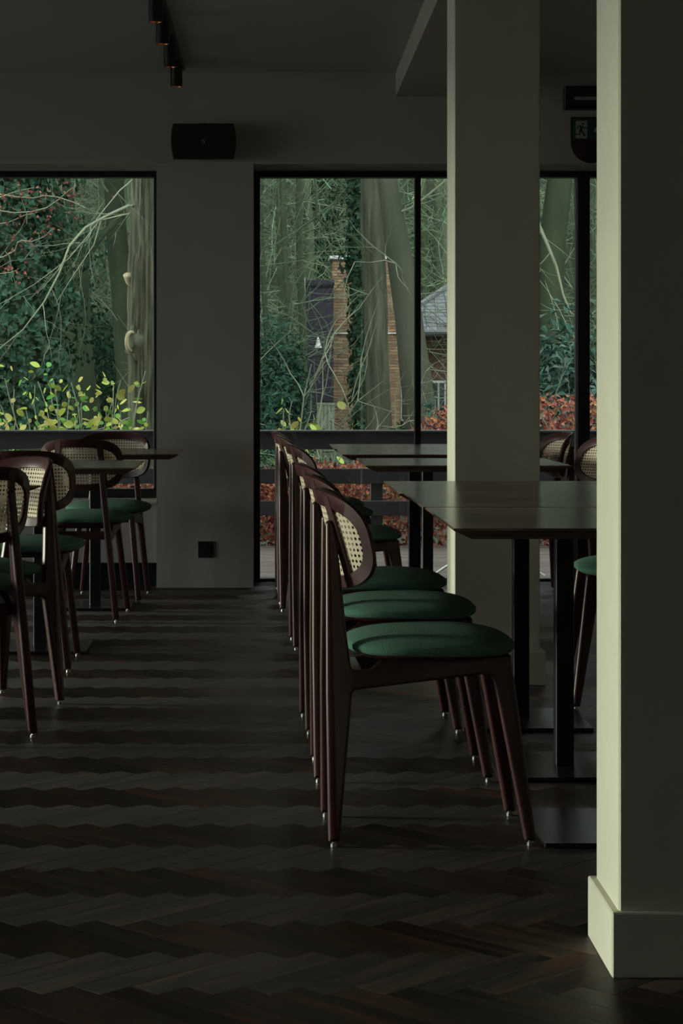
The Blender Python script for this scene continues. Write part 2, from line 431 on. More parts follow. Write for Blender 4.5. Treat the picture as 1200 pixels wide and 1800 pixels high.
def fix_normals(me):
    bm = bmesh.new(); bm.from_mesh(me); bmesh.ops.recalc_face_normals(bm, faces=bm.faces[:]); bm.to_mesh(me); bm.free()
BR, BHA, BHH, BZ = .23, .215, .118, .703        # backrest: bend radius, half arc, half height, centre height
def bend(s, t, dpt=0):                            # unrolled (along arc, up) -> chair space; dpt towards the sitter
    a = s/BR; z = BZ+t
    xc = .0115-.225*(z-.70) + .02*(t/BHH)**2*0
    rr = BR-dpt
    return (xc+BR-rr*math.cos(a), rr*math.sin(a), z)
def se(ang, a, b, e=3.0):
    c, s = math.cos(ang), math.sin(ang)
    return (a*math.copysign(abs(c)**(2/e), c), b*math.copysign(abs(s)**(2/e), s))
def make_chair():
    root = empty('dining_chair')
    for s in (1, -1):
        for nm, pts in (('leg', rear_pts), ('leg', front_pts), ('side_rail', rail_pts)):
            o = sheared(profile_solid(pts, flat, .027), s).build(nm, 'chair_wood', root)
            fix_normals(o.data); autosmooth(o, 45)
            if nm == 'leg':
                x = .0155 if pts is rear_pts else .4705
                MB().cyl(x, s*leg_y(0), 0, .008, .0085, 12).cyl(x, s*leg_y(0), .008, .014, .005, 8).build('glide', 'steel', o, smooth=False)
    # cross rails under the seat
    for x, z0, z1 in ((.075, .365, .402), (.375, .395, .432)):
        h = leg_y(.4)
        MB().cbox(x-.011, x+.011, -h, h, z0, z1, c=.003).build('cross_rail', 'chair_wood', root)
    # seat: plywood pan and cushion
    def outline(k, s):
        a = 2*PI*k/40; x, y = se(a, .200, 1, 3.2)
        w = .208+.012*(x/.2)
        return (.250+x*s, y*w*s)
    def lift(x, y): return .010*((y/.2)**2)*0 + .006*math.cos((x-.25)/.2*1.2)
    def loft(rings, close=True):
        mb = MB(); vs = []; fs = []; n = 40
        for s, z, dome in rings:
            for k in range(n):
                x, y = outline(k, s); vs.append((x, y, z+dome*lift(x, y)))
        for i in range(len(rings)-1):
            for k in range(n): fs.append((i*n+k, i*n+(k+1) % n, (i+1)*n+(k+1) % n, (i+1)*n+k))
        fs += [tuple(range(n))[::-1], tuple((len(rings)-1)*n+k for k in range(n))]
        return mb.add(vs, fs)
    loft([(.62, .420, 0), (.80, .428, 0), (.90, .438, 0), (.90, .442, 0)]).build('seat_pan', 'chair_wood', root, smooth=True)
    prof = [(.86, .4395, 0), (.93, .4400, 0), (.972, .4435, 0), (.994, .4495, 0)]
    prof += [(math.sin(PI/2*(1-k/15))**.55 if k < 15 else .03, .456+.030*(1-(math.sin(PI/2*(1-k/15))**.55 if k < 15 else .03)**3.2)**.62, .6) for k in range(16)]
    loft(prof).build('seat_cushion', 'cushion', root, smooth=True)
    # backrest frame: bent ring with rounded section
    back = empty('backrest'); back.parent = root
    n = 72; sec = []
    ftop, fside, fbot = .040, .031, .031
    th = .0075
    mb = MB(); vs = []; fs = []
    for k in range(n):
        a = 2*PI*k/n
        so, to = se(a, BHA, BHH, 2.9)
        si, ti = se(a, BHA-fside, BHH-(ftop+fbot)/2, 2.7); ti += (fbot-ftop)/2
        def at(w, dd): return bend(so+(si-so)*w, to+(ti-to)*w, dd)
        ring = [at(0, -th*.4), at(.08, -th), at(.92, -th), at(1, -th*.4), at(1, th*.4), at(.92, th), at(.08, th), at(0, th*.4)]
        vs += ring
    m = 8
    for k in range(n):
        for j in range(m): fs.append((k*m+j, k*m+(j+1) % m, ((k+1) % n)*m+(j+1) % m, ((k+1) % n)*m+j))
    o = mb.add(vs, fs).build('back_frame', 'chair_wood', back); fix_normals(o.data); autosmooth(o, 50)
    # vertical bars that meet the leg tops
    for s in (1, -1):
        mb = MB(); vs = []; fs = []; K = 10
        for k in range(K+1):
            t = -BHH+.015+(2*BHH-.03)*k/K; w = .013
            c = s*(leg_y(BZ+t)+.003)/BR; c = math.asin(max(-1, min(1, c)))*BR
            for (ds, dd) in ((-w, -.0085), (w, -.0085), (w, -.001), (-w, -.001)): vs.append(bend(c+ds, t, dd))
        for k in range(K):
            for j in range(4): fs.append((k*4+j, k*4+(j+1) % 4, (k+1)*4+(j+1) % 4, (k+1)*4+j))
        fs += [(0,1,2,3), (K*4+3, K*4+2, K*4+1, K*4)]
        o = mb.add(vs, fs).build('back_bar', 'chair_wood', back); fix_normals(o.data)
        # block joining bar and leg top
        vs = []
        zt, zb = .742, .675
        y0 = s*leg_y(.71)
        for z in (zb, zt):
            xf = bend(math.asin(abs(leg_y(z))/BR)*BR, z-BZ, -.004)[0]
            y = s*leg_y(z)
            vs += [(.008, y-.0105, z), (.008, y+.0105, z), (xf, y+.0105, z), (xf, y-.0105, z)]
        o = MB().add(vs, [(0,3,2,1),(4,5,6,7),(0,1,5,4),(1,2,6,5),(2,3,7,6),(3,0,4,7)]).build('back_block', 'chair_wood', back); fix_normals(o.data)
    # cane webbing with real octagonal holes
    pitch = .0132; nx = int(BHA*2/pitch)+2; nt_ = int(BHH*2/pitch)+2
    a_in, b_in = BHA-fside+.006, BHH-(ftop+fbot)/2+.006
    mb = MB()
    for i in range(-nx//2, nx//2+1):
        for j in range(-nt_//2, nt_//2+1):
            s, t = (i+.5)*pitch, (j+.5)*pitch
            tt = t-(fbot-ftop)/2
            if (abs(s)/a_in)**2.8+(abs(tt)/b_in)**2.8 > 1: continue
            h = pitch/2; hole = pitch*.285
            vs = []
            for k in range(8):
                a = PI/8+k*PI/4
                cx, cy = math.cos(a), math.sin(a); mxx = max(abs(cx), abs(cy))
                vs.append(bend(s+cx/mxx*h, t+cy/mxx*h)); vs.append(bend(s+cx*hole, t+cy*hole))
            # corners of the cell
            cor = [bend(s+h, t+h), bend(s-h, t+h), bend(s-h, t-h), bend(s+h, t-h)]
            fs = [(2*k, 2*((k+1) % 8), 2*((k+1) % 8)+1, 2*k+1) for k in range(8)]
            fs += [(0, 16, 2), (4, 17, 6), (8, 18, 10), (12, 19, 14)]
            mb.add(vs+cor, fs)
    mb.build('cane_panel', 'cane', back)
    return root
CH = make_chair()
first = [True]
def chair(x, y, deg, label, group):
    o = CH if first[0] else copy_tree(CH)
    first[0] = False
    o.location = (x, y, 0); o.rotation_euler = (0, 0, math.radians(deg))
    return tag(o, label, 'chair', group)
G1 = 'chairs lined up along the long row of dark tables'
chair(.1225, 5.015, 1.7, 'front chair of the aisle row, side on, closest to the camera with green seat', G1)
chair(.108, 5.797, .6, 'second chair of the aisle row counting from the camera', G1)
chair(.092, 6.567, 2.2, 'third chair of the aisle row counting from the camera', G1)
chair(.075, 8.58, 2.2, 'fourth chair of the aisle row, in line with the far side of the middle pillar', G1)
chair(.030, 10.0, 1.5, 'fifth chair of the aisle row, second from the glass door', G1)
chair(.018, 10.72, 1.5, 'last chair of the aisle row, closest to the glass door', G1)
G2 = 'chairs on the window side of the dark table row'
chair(1.505, 10.70, 191, 'cane backed chair at the far table end, partly hidden by the black door mullion', G2)
chair(1.585, 9.85, 192, 'cane backed chair facing the far table, cut off by the near pillar edge', G2)
chair(1.467, 7.03, 179, 'chair peeking out from behind the near pillar, green seat edge and one leg showing', G2)
G3 = 'chairs around the tables beside the picture window'
chair(-.797, 10.685, -92.3, 'chair backed against the picture window sill, cane back facing the camera', G3)
chair(-.864, 9.373, 87.5, 'chair seen from behind tucked under the far table by the pier', G3)
chair(-.921, 7.75, 91, 'chair seen from behind with black rimmed back overlapped by the bright cane back', G3)
chair(-.808, 7.133, -137.7, 'chair turned to the room with brightly lit cream cane back', G3)
chair(-.86, 6.25, 120, 'chair at the left picture edge, seen from behind, with brown cane back', G3)

# ------------------------------------------------------------------ tables
def make_table(name, wx, wy, h, px=0, py=0, ps=.4):
    t = empty(name)
    hx, hy = wx/2, wy/2; b = .045
    def ring(i, z): return [(-hx+i, -hy+i, z), (hx-i, -hy+i, z), (hx-i, hy-i, z), (-hx+i, hy-i, z)]
    vs = ring(.0015, h)+ring(0, h-.0015)+ring(0, h-.005)+ring(b, h-.027)
    fs = [(0, 1, 2, 3)]
    for i in range(3):
        for k in range(4): fs.append((i*4+k, (i+1)*4+k, (i+1)*4+(k+1) % 4, i*4+(k+1) % 4))
    fs.append((15, 14, 13, 12))
    o = MB().add(vs, fs).build('tabletop', 'table_wood', t); fix_normals(o.data)
    MB().cbox(px-.15, px+.15, py-.15, py+.15, h-.033, h-.026, c=.001).build('mounting_plate', 'black_metal', t)
    MB().cbox(px-.025, px+.025, py-.025, py+.025, .011, h-.032, c=.002).build('post', 'black_metal', t)
    MB().cbox(px-ps/2, px+ps/2, py-ps/2, py+ps/2, .001, .012, c=.0015).build('base_plate', 'plate_metal', t)
    return t
def table(x, y, deg, label, wx=.8, wy=.79, h=.75, px=0, py=0, ps=.4, group='square dark dining tables'):
    t = make_table('dining_table', wx, wy, h, px, py, ps); t.location = (x, y, 0); t.rotation_euler = (0, 0, math.radians(deg))
    return tag(t, label, 'table', group)
table(.808, 5.03, .4, 'dark wooden table beside the near pillar, first of three pushed together', wx=.82, px=.018)
table(.798, 5.832, .4, 'dark wooden table in the middle of the three pushed together by the pillars', wx=.82, px=.012)
table(.785, 6.634, .4, 'dark wooden table in front of the middle pillar, last of the joined three', wx=.82, h=.742)
table(.760, 8.53, .3, 'dark table standing alone behind the middle pillar')
table(.712, 9.76, .3, 'dark table behind the middle pillar, first of the pair close to the glass door', px=.01, ps=.38)
table(.700, 10.562, .3, 'dark table closest to the glass door', px=.012, ps=.38)
table(-.835, 10.06, .8, 'dark table with its corner reaching in front of the plaster pier', h=.742, px=-.01, py=-.03, ps=.36)
table(-.935, 8.50, .8, 'dark table between the two chairs seen from behind', h=.742, py=-.03)
table(-1.303, 6.75, 42.3, 'dark turned table whose corner crosses the bright cane chair back', h=.742)

# ------------------------------------------------------------------ fittings on wall and ceiling
tr = empty('lighting_track', (-.47, 9.3, CEIL), label='black lighting track fixed along the ceiling', cat='track')
MB().cbox(-.022, .022, -3.3, 1.45, -.018, 0, c=.002).build('track_rail', 'black_metal', tr)
MB().cbox(-.024, .024, 1.43, 1.46, -.020, 0, c=.002).build('end_cap', 'black_metal', tr)
def spot(x, y, label, tilt=0, loc_z=CEIL-.018):
    s = empty('track_spotlight', (x, y, loc_z), label=label, cat='spotlight', group='black cylinder spotlights on the ceiling track')
    MB().cbox(-.017, .017, -.05, .05, -.014, 0, c=.002).build('track_adapter', 'black_metal', s)
    n = 28; mb = MB(); prof = [(0, -.012), (.027, -.012), (.030, -.015), (.030, -.118), (.028, -.120), (.026, -.120), (.022, -.095), (.0, -.095)]
    vs = []; fs = []
    for r, z in prof: vs += [(max(r, 1e-4)*math.cos(2*PI*k/n), max(r, 1e-4)*math.sin(2*PI*k/n), z) for k in range(n)]
    for i in range(len(prof)-1):
        for k in range(n): fs.append((i*n+k, (i+1)*n+k, (i+1)*n+(k+1) % n, i*n+(k+1) % n))
    b = mb.add(vs, fs).build('lamp_body', 'black_metal', s); fix_normals(b.data); autosmooth(b, 35)
    mb = MB(); vs = []; fs = []
    for r, z in ((.0265, -.1203), (.0225, -.1203), (.0215, -.112), (.0255, -.112)): vs += [(r*math.cos(2*PI*k/n), r*math.sin(2*PI*k/n), z) for k in range(n)]
    for i in range(4):
        for k in range(n): fs.append((i*n+k, ((i+1) % 4)*n+k, ((i+1) % 4)*n+(k+1) % n, i*n+(k+1) % n))
    q = mb.add(vs, fs).build('reflector_ring', 'copper', b); fix_normals(q.data)
    if tilt: s.rotation_euler = (0, tilt, 0)
    return s
spot(-.478, 8.62, 'black cylinder spotlight nearest the camera on the ceiling track')
spot(-.478, 9.18, 'second black cylinder spotlight along the ceiling track')
spot(-.478, 9.85, 'third black cylinder spotlight along the ceiling track')
spot(-.478, 10.5, 'last black cylinder spotlight, closest to the window wall')
o = spot(1.74, 10.3, 'black spotlight just peeking out beside the near pillar above the exit sign', tilt=.9, loc_z=CEIL)

sp = empty('wall_speaker', (-.3535, YW, 2.312), label='black wall speaker with rounded sides above the plaster pier', cat='speaker')
n = 12; w, h = .155, .092
def sp_ring(y, k):
    pts = []
    for i in range(n+1):
        t = -1+2*i/n; pts.append((k*(w+.0135*(1-t*t)), y, k*h*t if k == 1 else h*t*k))
    for i in range(n+1):
        t = 1-2*i/n; pts.append((-k*(w+.0135*(1-t*t)), y, k*h*t))
    return pts
rs = [sp_ring(-.03, .86), sp_ring(-.15, 1), sp_ring(-.165, 1), sp_ring(-.170, .975)]
vs = sum(rs, []); m = len(rs[0]); fs = []
for i in range(3):
    for k in range(m): fs.append((i*m+k, (i+1)*m+k, (i+1)*m+(k+1) % m, i*m+(k+1) % m))
fs += [tuple(range(m)), tuple(3*m+k for k in range(m))[::-1]]
o = MB().add(vs, fs).build('speaker_case', 'speaker_black', sp); fix_normals(o.data); autosmooth(o, 30)
g_ = sp_ring(-.1715, .955); g2 = sp_ring(-.169, .955)
fs = [tuple(range(m))[::-1]]+[(k, m+k, m+(k+1) % m, (k+1) % m) for k in range(m)]
o = MB().add(g_+g2, fs).build('speaker_grille', 'speaker_grille', sp); fix_normals(o.data)
bd = MB().box(-.009, .009, -.1735, -.1712, -.011, .009).build('badge', 'badge_grey', sp)
MB().add([(-.006,-.1738,-.008),(.004,-.1738,-.008),(-.006,-.1738,.005),(.0,-.1738,.006),(.007,-.1738,.006),(.007,-.1738,-.001)], [(0,1,2),(3,5,4)]).build('badge_mark', 'speaker_black', bd)
br = MB().cbox(-.02, .02, -.12, -.001, .086, .094, c=.002).cbox(-.035, .035, -.008, -.001, .04, .104, c=.002)
br.tube([(0, -.08, .088), (0, -.08, .101)], .028, 20).build('bracket', 'black_metal', sp)

em = empty('emergency_lamp', (1.66, YW, 2.55), label='black emergency lamp box with pale strip above the exit sign', cat='lamp')
MB().cbox(-.142, .142, -.06, -.001, -.06, .062, c=.006).build('lamp_housing', 'black_metal', em)
MB().cbox(-.092, .092, -.064, -.055, -.012, .006, c=.002).build('diffuser_strip', 'lamp_white', em)
ex = empty('exit_sign', (1.665, YW, 2.31), label='green exit sign with running figure and arrow on a dark red rounded plate', cat='sign')
pts = [(-.128, .145), (-.128, .02)] + [(-.128*math.cos(a), .02-.115*math.sin(a)) for a in [PI*k/24 for k in range(1, 24)]] + [(.128, .02), (.128, .145)]
pts = [(x*.84, z) for x, z in pts]
mN = len(pts)
vs = [(x, -.002, z) for x, z in pts]+[(x, -.022, z) for x, z in pts]
fs = [tuple(range(mN)), tuple(mN+k for k in range(mN))[::-1]]+[(k, (k+1) % mN, mN+(k+1) % mN, mN+k) for k in range(mN)]
o = MB().add(vs, fs).build('back_plate', 'sign_red', ex); fix_normals(o.data)
pn = MB().cbox(-.098, .098, -.028, -.021, .030, .134, c=.001).build('sign_panel', 'sign_green', ex)
# white field with the running figure, then the arrow
SX, SZ = -.055, .078                                                  # centre of the white field
MB().box(SX-.0295, SX+.0295, -.0292, -.028, SZ-.0455, SZ+.046).build('white_field', 'sign_white', pn)
def strokes(segs, y0=-.0300, y1=-.0292):
    mb = MB()
    for (x0, z0, x1, z1, w) in segs:
        a = Vector((x0, 0, z0)); b = Vector((x1, 0, z1)); d = (b-a).normalized(); q = Vector((-d.z, 0, d.x))*w/2
        c = [a+q, a-q, b-q, b+q]
        mb.add([(p.x, y0, p.z) for p in c]+[(p.x, y1, p.z) for p in c], [(0,1,2,3),(7,6,5,4),(0,4,5,1),(1,5,6,2),(2,6,7,3),(3,7,4,0)])
    return mb
k = .0295
fig = strokes([(SX+(a)*k, SZ+b*k, SX+c*k, SZ+d*k, w*k) for a, b, c, d, w in
    [(.10,.62,-.15,-.25,.50), (.05,.66,-.55,.55,.22), (-.55,.58,-.78,.15,.2), (.15,.66,.62,.22,.22), (.58,.25,1.02,.22,.18),
     (-.20,-.2,-.30,-.88,.28), (-.26,-.84,-1.15,-.84,.2), (.02,-.1,.62,-1.18,.28)]])
fig.v += [(SX+k*(.30+.21*math.cos(2*PI*i/12)), -.0300, SZ+k*(1.05+.21*math.sin(2*PI*i/12))) for i in range(12)]
fig.f.append(tuple(range(len(fig.v)-12, len(fig.v)))[::-1])
fig.build('running_figure', 'sign_green', pn)
AX = .055
strokes([(AX-.042, SZ-.008, AX+.004, SZ+.040, .014), (AX+.042, SZ-.008, AX-.004, SZ+.040, .014), (AX, SZ-.045, AX, SZ+.034, .015)], -.0292, -.028).build('arrow', 'sign_white', pn)

ol = empty('power_outlet', (-.345, YW, .2), label='black wall socket low on the plaster pier', cat='socket')
MB().cbox(-.0415, .0415, -.010, -.0005, -.0425, .0425, c=.002).build('cover_plate', 'black_metal', ol)
n = 24
ringv = []
for r, y in ((.026, -.0102), (.024, -.0135), (.0205, -.0135), (.0195, -.004)): ringv += [(r*math.cos(2*PI*q/n), y, r*math.sin(2*PI*q/n)) for q in range(n)]
fs = [(i*n+q, (i+1)*n+q, (i+1)*n+(q+1) % n, i*n+(q+1) % n) for i in range(3) for q in range(n)]+[tuple(3*n+q for q in range(n))]
o = MB().add(ringv, fs).build('socket_ring', 'speaker_black', ol); fix_normals(o.data)
MB().tube([(0, -.004, .012), (0, -.016, .012)], .0024, 8).build('earth_pin', 'steel', ol)

# ------------------------------------------------------------------ outdoors: deck, railing, stand
deck = MB().box(-6, 9, 11.5, 15.0, -.20, -.13).build('deck', 'base_floor', label='wooden deck outside the glass doors', **st)
dm = MB().cbox(-7.5, 7.5, .003, .137, -.03, 0, c=.003).mesh('plank', 'deck_wood')
y = 11.5
while y < 14.95:
    inst('plank', dm, deck, (1.5+R.uniform(-.1, .1), y, -.1+R.uniform(-.002, .002))); y += .143
MB().box(-.12, 3.9, YG+.06, 11.52, -.12, .004).build('trim_4', 'black_frame', label='threshold of the glass doors', **st)
rl = empty('deck_railing', (0, 14.8, -.1), label='black railing of broad horizontal boards along the deck edge', cat='railing')
for z0, z1 in ((.70, .822), (.4585+.0, .565), (.234, .338)):
    MB().cbox(-6, 9, -.02, .015, z0, z1, c=.003).build('rail_board', 'rail_black', rl)
MB().cbox(-6, 9, -.05, .07, .818, .836, c=.004).build('handrail', 'rail_black', rl)
for x in (-5.26, -3.26, -1.26, .738, 2.74, 4.74, 6.74): MB().cbox(x-.044, x+.044, .015, .10, 0, .818, c=.003).build('post', 'rail_black', rl)
ps = empty('metal_stand', (1.30, 12.6, -.1), label='pale grey metal stand with splayed feet on the deck behind the pillar', cat='stand')
MB().cyl(0, 0, .10, 1.0, .02, 14).build('pole', 'white_paint', ps)
for a in (.12, PI-.12, PI/2, -PI/2):
    MB().tube([(.02*math.cos(a), .02*math.sin(a), .14), (.2*math.cos(a), .2*math.sin(a), .10), (.34*math.cos(a), .34*math.sin(a), .006)], [.010, .009, .008], 8).build('foot', 'white_paint', ps)

# ------------------------------------------------------------------ outdoors: ground and wood
def terrain(x, y):
    z = -.16 if y < 18 else -.16-.1*min(1, (y-18)/10)
    if y > 50: z += min(13, (y-50)**1.5*.055)
    if y > 13.5: z += min(12, max(0, abs(x-3)-24)*.9)*(min(1, (y-13.5)/3) if x > 0 else max(0, min(1, (y-.5*abs(x)-7)/4)))  # unseen side banks added to shut side light out of the wood
    return z + (.25*noise.noise((x*.12, y*.12, 0)) if y > 20 else 0)
mb = MB(); nx, ny = 50, 60; vs = []; fs = []
for j in range(ny):
    yy = 11.5+(j/(ny-1))**1.4*88
    for i in range(nx):
        xx = -45+90*i/(nx-1); vs.append((xx, yy, terrain(xx, yy)-.03))
for j in range(ny-1):
    for i in range(nx-1): a = j*nx+i; fs.append((a, a+1, a+nx+1, a+nx))
mb.add(vs, fs).build('ground', 'hill_green', smooth=True, label='woodland floor rising to a green slope behind the trees', **st)
MB().box(-90, LWX-.3, -30, 11.5, -.3, -.2).build('ground_terrace', 'bounce_paving', label='terrace ground beside the building, unseen, pale to bounce light', **st)  # unseen paving kept pale to bounce light in through the bays

def wiggle(p0, p1, n, amp, rnd, sag=0):
    p0, p1 = Vector(p0), Vector(p1); d = p1-p0; out = []
    ox = rnd.uniform(0, 100)
    for i in range(n+1):
        t = i/n; q = p0+d*t
        w = amp*math.sin(PI*t)**.5 if i not in (0,) else 0
        q += Vector((noise.noise((ox, t*3, 0)), noise.noise((ox, t*3, 9)), noise.noise((ox, t*3, 21))))*w
        q.z += sag*math.sin(PI*t); out.append(q)
    return out
def branchlet(mb, p, d, L, r, depth, rnd, n=4):
    segs = 5; pts = [Vector(p)]; d = Vector(d).normalized()
    for i in range(segs):
        d = (d+Vector((rnd.gauss(0, .17), rnd.gauss(0, .17), rnd.gauss(.02, .17)))).normalized()
        pts.append(pts[-1]+d*(L/segs))
    mb.tube(pts, [r*(1-.8*i/segs) for i in range(segs+1)], n, cap=False)
    if depth > 0:
        for k in range(rnd.choice((2, 3, 3, 4))):
            i = rnd.randint(1, segs); q = pts[i]; dd = d+Vector((rnd.gauss(0, .7), rnd.gauss(0, .5), rnd.gauss(.1, .6)))
            branchlet(mb, q, dd, L*rnd.uniform(.4, .65), r*.5, depth-1, rnd, 3)
def trunk_mesh(pts, rad, n=14, rough=.08, seed=0, detail=8, ridge=0):
    """trunk along a poly-line, resampled, with noisy bark relief"""
    P = []; Q = []
    for i in range(len(pts)-1):
        for k in range(detail):
            t = k/detail; P.append(Vector(pts[i]).lerp(Vector(pts[i+1]), t)); Q.append(rad[i]*(1-t)+rad[i+1]*t)
    P.append(Vector(pts[-1])); Q.append(rad[-1])
    # smooth the centre line
    for _ in range(detail//2):
        P = [P[0]]+[(P[i-1]+P[i]*2+P[i+1])/4 for i in range(1, len(P)-1)]+[P[-1]]
        Q = [Q[0]]+[(Q[i-1]+Q[i]*2+Q[i+1])/4 for i in range(1, len(Q)-1)]+[Q[-1]]
    mb = MB().tube(P, Q, n)
    for i in range(len(P)):
        for k in range(n):
            j = i*n+k; p = Vector(mb.v[j]); c = P[i]; a = 2*PI*k/n
            f = 1+rough*(noise.noise((math.cos(a)*2.2+seed, math.sin(a)*2.2, p.z*.8))+.8*noise.noise((math.cos(a)*6+seed, math.sin(a)*6, p.z*1.6)))
            if ridge:
                q = noise.noise((math.cos(a)*9+seed, math.sin(a)*9, p.z*1.7+.6*noise.noise((a, p.z*3, 0))))
                f += ridge*(abs(q)*2.2-.5)
            mb.v[j] = tuple(c+(p-c)*f)
    return mb
def tree(name, label, pts, rad, bark, seed, branches=(), group=None, n=14, rough=.08, auto=0, blen=(1.0, 2.2), bmat='twig', zmin=1.2, crown=0, ridge=0):
    rnd = random.Random(seed); b = Vector(pts[0])
    t = empty(name, tuple(b), label=label, cat='tree', group=group)
    loc = lambda p: Vector(p)-b
    tm = trunk_mesh([loc(p) for p in pts], rad, n, rough, seed, 8 if not ridge else 34, ridge)
    tm.build('trunk', bark, t, smooth=True)
    for q in branches:                                    # explicit branches: list of points + start radius
        mb = MB(); bp = [loc(p) for p in q[0]]; m = len(bp)
        mb.tube(bp, [q[1]*(1-.75*i/(m-1)) for i in range(m)], 6, cap=False)
        for i in range(1, m):
            for _ in range(q[2]):
                d = (bp[i]-bp[i-1]).normalized()+Vector((rnd.gauss(0, .6), rnd.gauss(0, .4), rnd.gauss(-.05, .6)))
                branchlet(mb, bp[i].lerp(bp[i-1], rnd.random()), d, rnd.uniform(.3, .8), q[1]*.28, 1, rnd)
        mb.build('branch', q[3] if len(q) > 3 else bmat, t, smooth=True)
    for k in range(auto):
        z = rnd.uniform(.12, .98); i = min(int(z*(len(pts)-1)), len(pts)-2); f = z*(len(pts)-1)-i
        p = loc(pts[i]).lerp(loc(pts[i+1]), f)
        if p.z+b.z < zmin: continue
        a = rnd.uniform(0, 2*PI); d = Vector((math.cos(a), .5*math.sin(a), rnd.uniform(-.1, .9)))
        mb = MB(); branchlet(mb, p, d, rnd.uniform(*blen), rad[0]*rnd.uniform(.05, .11), 2, rnd)
        mb.build('branch', bmat, t, smooth=True)
    if crown:
        top = loc(pts[-1]); mb = MB()
        for _ in range(crown):
            d = Vector((rnd.gauss(0, 1), rnd.gauss(0, 1), rnd.gauss(0, .8))).normalized()*rnd.random()**.4
            p = top+Vector((d.x*5, d.y*4, 2.2+d.z*2.4))
            if p.z+b.z < p.y*0+5.0+.085*max(0, b.y-30): continue
            mb.leaf(p, (rnd.gauss(0, .5), rnd.gauss(0, .5), 1), rnd.uniform(.5, 1.0), .8, rnd.uniform(0, 6.3))
        if mb.v: mb.build('crown', 'undergrowth', t, kind='stuff')
    return t
F = 3690.0
SHADE_LEAVES = 14000
def at(px, py, Y): return ((px-478)*Y/F, Y, 1.0725-(py-672)*Y/F)

# big rough-barked tree in the picture window
Y = 17.0
tb = tree('rough_bark_tree', 'big rough barked tree with a knot and pale bowed branch beside the pier',
     [(-1.04, Y, -.2), (-1.03, Y, .7), (-1.035, Y, 1.4), (-1.02, Y, 2.4), (-1.0, Y, 4.5), (-.95, Y, 7)], [.155, .118, .135, .115, .105, .08], 'bark', 3, n=110, rough=.12, ridge=.16,
     branches=[([at(244, 362, Y), at(225, 362, Y-.1), at(190, 378, Y-.3), at(150, 400, Y-.5), at(122, 432, Y-.7), at(104, 480, Y-.8), at(78, 530, Y-.9), at(40, 580, Y-1), at(-20, 628, Y-1.1)], .014, 1),
               ([at(246, 372, Y), at(215, 378, Y+.2), at(175, 388, Y+.3), at(150, 420, Y+.2), at(120, 455, Y), at(60, 500, Y-.2), at(-10, 540, Y-.4)], .008, 1),
               ([at(240, 310, Y), at(210, 335, Y-.2), at(180, 372, Y-.4), at(158, 400, Y-.5)], .007, 1),
               ([at(178, 386, Y-.3), at(165, 430, Y-.3), at(125, 490, Y-.4), at(100, 530, Y-.5)], .006, 1)])
# the knot: a swollen burl with a callus ring on the camera side
b0 = Vector(tb.location); kx, ky, kz = -1.075-b0.x, -.06, 1.40-b0.z
mb = MB(); n1, n2 = 20, 28
for i in range(n1+1):
    for k in range(n2):
        th_, ph = PI*i/n1, 2*PI*k/n2
        d = Vector((math.sin(th_)*math.cos(ph), math.sin(th_)*math.sin(ph), math.cos(th_)))
        f = 1+.22*noise.noise(d*2.6)+.10*noise.noise(d*7)
        mb.v.append((kx+d.x*.105*f, ky+d.y*.10*f, kz-.02+d.z*.17*f))
for i in range(n1):
    for k in range(n2): mb.f.append((i*n2+k, (i+1)*n2+k, (i+1)*n2+(k+1) % n2, i*n2+(k+1) % n2))
mb.build('burl', 'bark', tb, smooth=True)
mb = MB()
mb.tube([(kx-.055+.038*math.cos(a), ky-.085+.03*math.cos(a)+.012, kz+.075*math.sin(a)) for a in [2*PI*i/24 for i in range(25)]], .015, 8).build('knot', 'knot_wood', tb, smooth=True)
mb = MB()
mb.tube([(-1.09-b0.x, -.01, at(0, 500, Y)[2]-b0.z+.0), (-1.15-b0.x, -.02, at(0, 500, Y)[2]-b0.z+.03), (-1.16-b0.x, -.05, at(0, 494, Y)[2]-b0.z+.05)], [.05, .04, .045], 12).build('branch_stub', 'knot_wood', tb, smooth=True)

